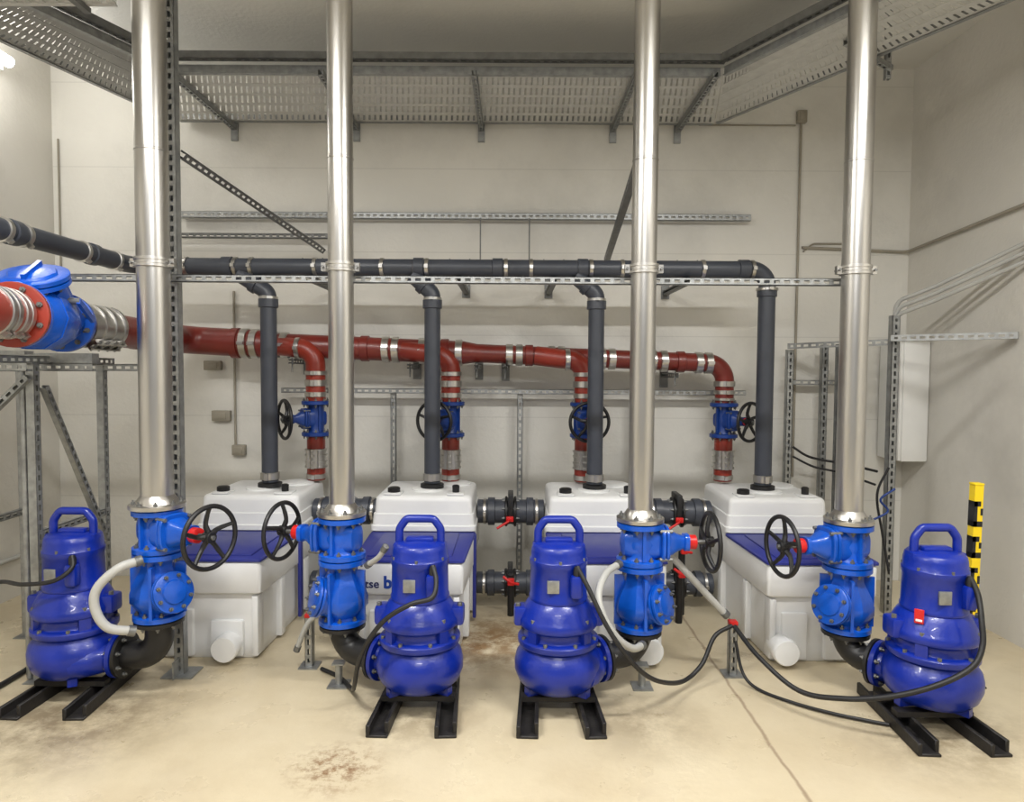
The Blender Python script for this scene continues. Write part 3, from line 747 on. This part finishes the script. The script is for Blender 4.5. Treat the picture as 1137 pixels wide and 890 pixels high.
for x in (-2.08, -1.17, -.24, .74, 1.22):
    b = B(M_GALV); b.strut((x, 4.22, ZT-.026), (x, 5.19, ZT-.026), (0, 0, -1), .036); b.box((x-.025, 5.18, ZT-.12), (x+.025, 5.2, ZT+.06))
    solo(b, 'cantilever_bracket', 'galvanised cantilever arm under the cable tray', 'bracket', 'brackets below the cable trays')
p, q = (1.80, 3.80), (2.22, 4.12)
b = B(M_GALV); b.strut((p[0], p[1], ZT-.027), (q[0], q[1], ZT-.027), (0, 0, -1), .03); b.strut((q[0]-.03, q[1]-.02, ZT-.10), (q[0]-.03, q[1]-.02, 3.848), (0, -1, 0), .03)
solo(b, 'cantilever_bracket', 'galvanised trapeze arm under the diagonal tray', 'bracket', 'brackets below the cable trays')
b = B(M_TRAY)
for y in (3.02, 3.26): b.box((-2.95, y-.003, 3.28), (-1.85, y+.003, 3.34)); b.box((-2.95, y-.012, 3.28), (-1.85, y+.012, 3.283))
for i in range(17): b.box((-2.92+i*.065, 3.02, 3.284), (-2.89+i*.065, 3.26, 3.294))
solo(b, 'cable_ladder', 'short bright galvanised cable ladder hung below the ceiling', 'cable tray')
for x in (-2.7, -2.0):
    b = B(M_GALVD); b.cyl((x, 3.0, 3.26), (x, 3.0, 3.85), .006, seg=8); b.box((x-.015, 2.99, 3.255), (x+.015, 3.29, 3.28)); b.cyl((x, 3.28, 3.26), (x, 3.28, 3.85), .006, seg=8)
    solo(b, 'ladder_hanger', 'threaded rods and bar carrying the cable ladder', 'hanger', 'cable ladder hangers')

# ------------------------------------------------------------------ conduits on walls
def conduit(pts, r, label, m=M_CONDUIT, fr=.05, name='wall_conduit'):
    return solo(B(m).tube(fillet(pts, fr, 6), r, 10), name, label, 'conduit', 'wall conduits')
conduit([(2.14, 5.185, 3.46), (2.14, 5.185, .8)], .009, 'thin vertical beige conduit on the wall')
conduit([(1.38, 5.188, 3.43), (2.10, 5.188, 3.43)], .006, 'thin horizontal cable under the tray')
conduit([(2.17, 5.185, 2.53), (2.955, 5.185, 2.50), (2.962, 3.3, 2.62)], .011, 'beige conduit running round the corner')
conduit([(2.18, 5.185, 2.50), (2.25, 5.185, 2.56), (2.5, 5.188, 2.56), (2.62, 5.188, 2.54)], .006, 'thin cable clipped beside the conduit')
conduit([(-2.10, 5.185, 2.18), (-2.10, 5.185, 1.02)], .009, 'thin vertical conduit ending at a socket')
conduit([(-3.40, 5.188, 3.3), (-3.40, 5.188, 1.9)], .007, 'thin vertical cable in the corner')
conduit([(XL+.014, 5.0, .28), (XL+.014, 3.2, .28)], .016, 'grey pipe low on the wall', M_GREY)
def jbox(x, z, w, h, label):
    b = B(M_CONDUIT); b.rbox((x-w/2, 5.155, z-h/2), (x+w/2, 5.2, z+h/2), .006)
    b.rbox((x-w*.3, 5.148, z-h*.3), (x+w*.3, 5.158, z+h*.3), .003)
    solo(b, 'junction_box', label, 'junction box', 'wall junction boxes')
jbox(2.14, 3.49, .07, .09, 'small grey junction box on the wall above a conduit')
jbox(-2.07, .98, .10, .08, 'small wall socket at the end of a conduit')
jbox(-2.20, 1.24, .14, .08, 'double wall socket beside a conduit')
jbox(-2.26, 1.62, .13, .07, 'double wall socket near the red pipe')

# ------------------------------------------------------------------ cabinet and strut rack
t = Thing('wall_cabinet', 'light grey electrical cabinet on the side wall', 'cabinet', origin=(2.85, 5.0, .98))
b = B(M_CABINET); b.rbox((2.79, 4.88, .96), (2.975, 5.17, 1.82), .008); t.part(b, 'cabinet_body')
b = B(M_CABINET); b.rbox((2.768, 4.885, .965), (2.79, 5.165, 1.815), .006); t.part(b, 'cabinet_door')
b = B(M_GALVD); b.rbox((2.752, 4.91, 1.36), (2.769, 4.94, 1.44), .004); t.part(b, 'door_handle')
for x, y, z, w_ in ((2.50, 4.50, 1.97, .05), (2.045, 5.06, 1.76, .045), (2.30, 5.06, 1.80, .045), (2.36, 4.95, 1.80, .04)):
    S((x, y, .0), (x, y, z), (0, -1, 0), 'upright perforated post of the cable rack', w_, name='strut_upright', group='cable rack posts')
S((2.02, 5.02, 1.785), (2.52, 4.56, 1.80), (0, -1, 0), 'horizontal rail of the cable rack', .04, name='strut_rail', group='cable rack rails')
S((2.46, 4.455, 1.82), (2.96, 4.02, 1.82), (0, -1, 0), 'horizontal rail of the cable rack', .04, name='strut_rail', group='cable rack rails')
S((2.04, 5.10, 1.52), (2.48, 5.10, 1.52), (0, -1, 0), 'horizontal rail of the cable rack', .036, name='strut_rail', group='cable rack rails')
for k in range(3):
    o_ = .045*k
    conduit([(2.56, 4.60, 1.55), (2.56, 4.60, 1.98+o_), (2.70, 4.40, 2.06+o_), (2.955, 3.93, 2.25+o_*1.2), (2.955, 3.3, 2.40+o_*1.4)], .014, 'grey conduit climbing the side wall', M_GREY, .08)
def cable(pts, r=.010, label='black rubber cable', m=M_RUBBER, name='power_cable', group='loose cables'):
    return solo(B(m).tube(cat(pts, 8), r, 10), name, label, 'cable', group)
cable([(2.46, 4.44, .98), (2.40, 4.46, .8), (2.44, 4.46, .55), (2.47, 4.42, .3)], .008, 'black cable hanging from the rack')
cable([(2.47, 4.38, .85), (2.38, 4.38, .78), (2.44, 4.40, .7), (2.34, 4.40, .64)], .007, 'thin blue cable loop at the rack', M_VALVED)
cable([(2.06, 5.00, 1.05), (2.15, 4.98, .99), (2.25, 4.98, .96), (2.4, 4.90, .94), (2.47, 4.6, .93)], .009, 'black cable sagging between rack posts')
cable([(2.06, 5.00, .98), (2.2, 4.96, .91), (2.35, 4.88, .88), (2.46, 4.6, .84)], .008, 'black cable sagging between rack posts')

# pump cables are parts of their pumps
def pcable(i, pts, r):
    PT[i].wpart(B(M_RUBBER).tube(cat(pts, 8), r, 10), 'power_cable', 'black rubber power cable')
pcable(1, [(-.355, 3.07, .71), (-.335, 3.03, .65), (-.35, 2.99, .59), (-.44, 2.975, .565), (-.55, 2.97, .50), (-.635, 2.98, .39), (-.69, 3.04, .26), (-.73, 3.14, .12), (-.78, 3.30, .03), (-.88, 3.46, .013), (-1.0, 3.56, .012)], .011)
pcable(2, [(.300, 3.07, .71), (.35, 3.03, .62), (.42, 2.98, .48), (.50, 2.97, .36), (.60, 3.02, .24), (.72, 3.15, .14), (.86, 3.32, .07), (.97, 3.40, .12), (1.05, 3.46, .24), (1.15, 3.50, .28)], .011)
pcable(3, [(2.005, 2.95, .71), (2.015, 2.91, .64), (2.00, 2.86, .54), (1.985, 2.83, .45), (1.93, 2.81, .37), (1.80, 2.82, .29), (1.64, 2.88, .21), (1.48, 2.98, .15), (1.34, 3.12, .12), (1.22, 3.3, .20), (1.16, 3.49, .28)], .012)
pcable(0, [(-2.075, 3.20, .71), (-2.06, 3.17, .66), (-2.12, 3.13, .61), (-2.27, 3.14, .59), (-2.44, 3.24, .57), (-2.62, 3.36, .50), (-2.74, 3.40, .25), (-2.78, 3.42, .012)], .010)
cable([(1.17, 3.50, .20), (1.19, 3.44, .06), (1.24, 3.36, .012), (1.36, 3.22, .012), (1.50, 3.12, .012), (1.62, 3.06, .012), (1.71, 3.02, .012)], .008, 'thin dark cable lying on the floor')
cable([(-2.9, 3.05, .015), (-2.70, 3.15, .015), (-2.56, 3.22, .015), (-2.54, 3.6, .015), (-2.58, 3.9, .015)], .014, 'thick black hose lying on the floor')
cable([(-2.9, 2.9, .013), (-2.64, 3.0, .013), (-2.50, 3.05, .013), (-2.40, 3.06, .013)], .012, 'black hose lying on the floor')

def hose(pts, r, label, m=M_GREY):
    b = B(m, M_GALVD); p = cat(pts, 8); b.tube(p, r, 14); b.use(1)
    b.lathe([(r+.004, 0), (r+.004, .03)], p[0], p[1]-p[0], 14); b.lathe([(r+.004, 0), (r+.004, .03)], p[-1], p[-2]-p[-1], 14)
    return solo(b, 'relief_hose', label, 'hose', 'grey relief hoses')
hose([(-1.73, 3.17, .70), (-1.80, 3.10, .68), (-1.875, 3.06, .60), (-1.88, 3.05, .51), (-1.83, 3.06, .42), (-1.74, 3.12, .38)], .021, 'curved pale grey relief hose by a check valve')
hose([(.53, 3.30, .66), (.45, 3.20, .64), (.40, 3.08, .58), (.415, 3.02, .50), (.48, 3.02, .40), (.56, 3.08, .33), (.625, 3.18, .305)], .017, 'pale grey relief hose curving down beside a valve')
hose([(.76, 3.46, .72), (.88, 3.48, .59), (1.02, 3.50, .44), (1.13, 3.52, .325)], .018, 'straight pale grey relief tube slanting down to a post')
hose([(-.58, 3.14, .78), (-.62, 3.17, .72), (-.69, 3.24, .66)], .013, 'short pale grey relief hose by a gate valve')
hose([(-.94, 3.49, .30), (-1.02, 3.55, .30), (-1.08, 3.56, .24), (-1.14, 3.58, .10)], .014, 'thin grey relief hose by a tank')

for x, y, h in ((-1.08, 3.62, .27), (1.17, 3.55, .27)):
    b = B(M_GALV, M_RED); b.box((x-.05, y-.05, 0), (x+.05, y+.05, .007)); b.strut((x, y, .007), (x, y, h), (0, -1, 0), .041); b.use(1).rbox((x-.022, y-.026, h), (x+.022, y+.022, h+.02), .004)
    solo(b, 'stub_post', 'short galvanised stub post with red end cap', 'post', 'stub posts')

for x, z, y in ((1.07, .33, 4.25), (1.12, .44, 4.40), (0.0, .24, 4.36)):
    b = B(M_RED, M_BLACK); b.tube(cat([(x-.05, y-.02, z+.035), (x, y-.03, z), (x+.05, y-.02, z-.015)], 5), .009, 10); b.rbox((x-.022, y-.035, z-.022), (x+.022, y+.0, z+.022), .006)
    b.use(1).cyl((x, y-.005, z), (x, y+.055, z), .02); b.cyl((x, y+.04, 0), (x, y+.04, z+.03), .022)
    solo(b, 'drain_cock', 'small drain cock with red lever on a black stand pipe', 'valve', 'red lever drain cocks')

# yellow/black post, leaning slightly, with uneven chain-like black marks
t = Thing('marker_post', 'slim yellow post with uneven chain-like black marks', 'post', origin=(0, 0, 0))
b = B(M_YELLOW, M_BLACK)
w_ = .022; H_ = 1.03
b.box((-w_, -w_, .008), (w_, w_, H_))
e = .0012
def mark(x0, z0, x1, z1):
    b.use(1).box((x0, -w_-e, z0), (x1, -w_+e, z1)); b.box((-w_-e, -w_, z0), (-w_+e, w_, z1)) if x0 <= -w_+.001 else None
    if x1 >= w_-.001: b.box((w_-e, -w_, z0), (w_+e, w_, z1))
for z0, h_ in ((.30, .11), (.46, .15), (.66, .11), (.82, .13)):
    mark(-w_, z0, w_, z0+.028); mark(-w_, z0, -w_*.25, z0+h_); mark(-w_, z0+h_-.026, w_*.5, z0+h_)
    mark(w_*.45, z0+h_*.45, w_, z0+h_*.72)
mark(-w_, .22, w_, .25)
b.use(0)
t.part(b, 'post')
b = B(M_YELLOW); b.rbox((-.025, -.025, H_), (.025, .025, H_+.012), .004); t.part(b, 'cap')
b = B(M_BLACK); b.box((-.06, -.06, 0), (.06, .06, .008)); t.part(b, 'base_plate')
for p in t.parts[:2]: p.rotation_euler = (0, .012, 0)
t.place((2.355, 3.46, 0))

# ------------------------------------------------------------------ lights
def luminaire(name, loc, L_, W_, power, label):
    t = Thing(name, label, 'light fixture', origin=loc, group='ceiling lights')
    x, y, z = loc; dx, dy = (L_/2, W_/2)
    t.part(B(M_CABINET).rbox((x-dx, y-dy, z), (x+dx, y+dy, z+.06), .01), 'housing')
    t.part(B(M_LAMP).rbox((x-dx*.95, y-dy*.9, z-.03), (x+dx*.95, y+dy*.9, z+.001), .01), 'diffuser')
    t.part(B(M_GALVD).box((x-.01, y-.01, z+.06), (x+.01, y+.01, ZC)), 'suspension')
    for s_, pw in ((0, power), (math.pi, power*.08)):
        ld = bpy.data.lights.new('tube_light', 'AREA'); ld.shape = 'RECTANGLE'; ld.size = dx*1.9; ld.size_y = dy*1.8; ld.energy = pw; ld.color = (1, .987, .962)
        lo = bpy.data.objects.new('tube_light', ld); COL.objects.link(lo); lo.parent = t.e; lo.location = (0, 0, -.04 if s_ == 0 else .07); lo.rotation_euler = (s_, 0, 0)
luminaire('batten_light', (-1.5, 1.7, 3.45), 1.5, .14, 90, 'suspended fluorescent batten light')
luminaire('batten_light', (1.5, 1.7, 3.45), 1.5, .14, 90, 'suspended fluorescent batten light')
luminaire('batten_light', (0, -.6, 3.45), 1.5, .14, 84, 'suspended fluorescent batten light')
t = Thing('wall_light', 'lit white tube fixture on the side wall', 'light fixture', origin=(XL+.04, 4.2, 3.6))
t.part(B(M_CABINET).rbox((XL+.002, 3.75, 3.55), (XL+.08, 4.62, 3.66), .01), 'housing')
t.part(B(M_LAMP).cyl((XL+.13, 3.78, 3.60), (XL+.13, 4.6, 3.60), .035), 'tube')
ld = bpy.data.lights.new('tube_light', 'POINT'); ld.energy = 16; ld.shadow_soft_size = .1; ld.color = (1, .98, .94)
lo = bpy.data.objects.new('tube_light', ld); COL.objects.link(lo); lo.parent = t.e; lo.location = (.25, 0, -.04)

w = bpy.data.worlds.new('world'); scene.world = w; w.use_nodes = True
w.node_tree.nodes['Background'].inputs[0].default_value = (1, .99, .975, 1)
w.node_tree.nodes['Background'].inputs[1].default_value = .38

scene.view_settings.view_transform = 'Standard'

# ------------------------------------------------------------------ camera
cd = bpy.data.cameras.new('camera'); cam = bpy.data.objects.new('camera', cd); COL.objects.link(cam)
cd.sensor_width = 36; cd.lens = 36*760/1137; cd.clip_start = .05
cam.location = (0, 0, 1.6)
R = Matrix.Rotation(math.radians(90-2.6), 3, 'X') @ Matrix.Rotation(math.radians(.35), 3, 'Z')
cam.rotation_euler = R.to_euler()
scene.camera = cam
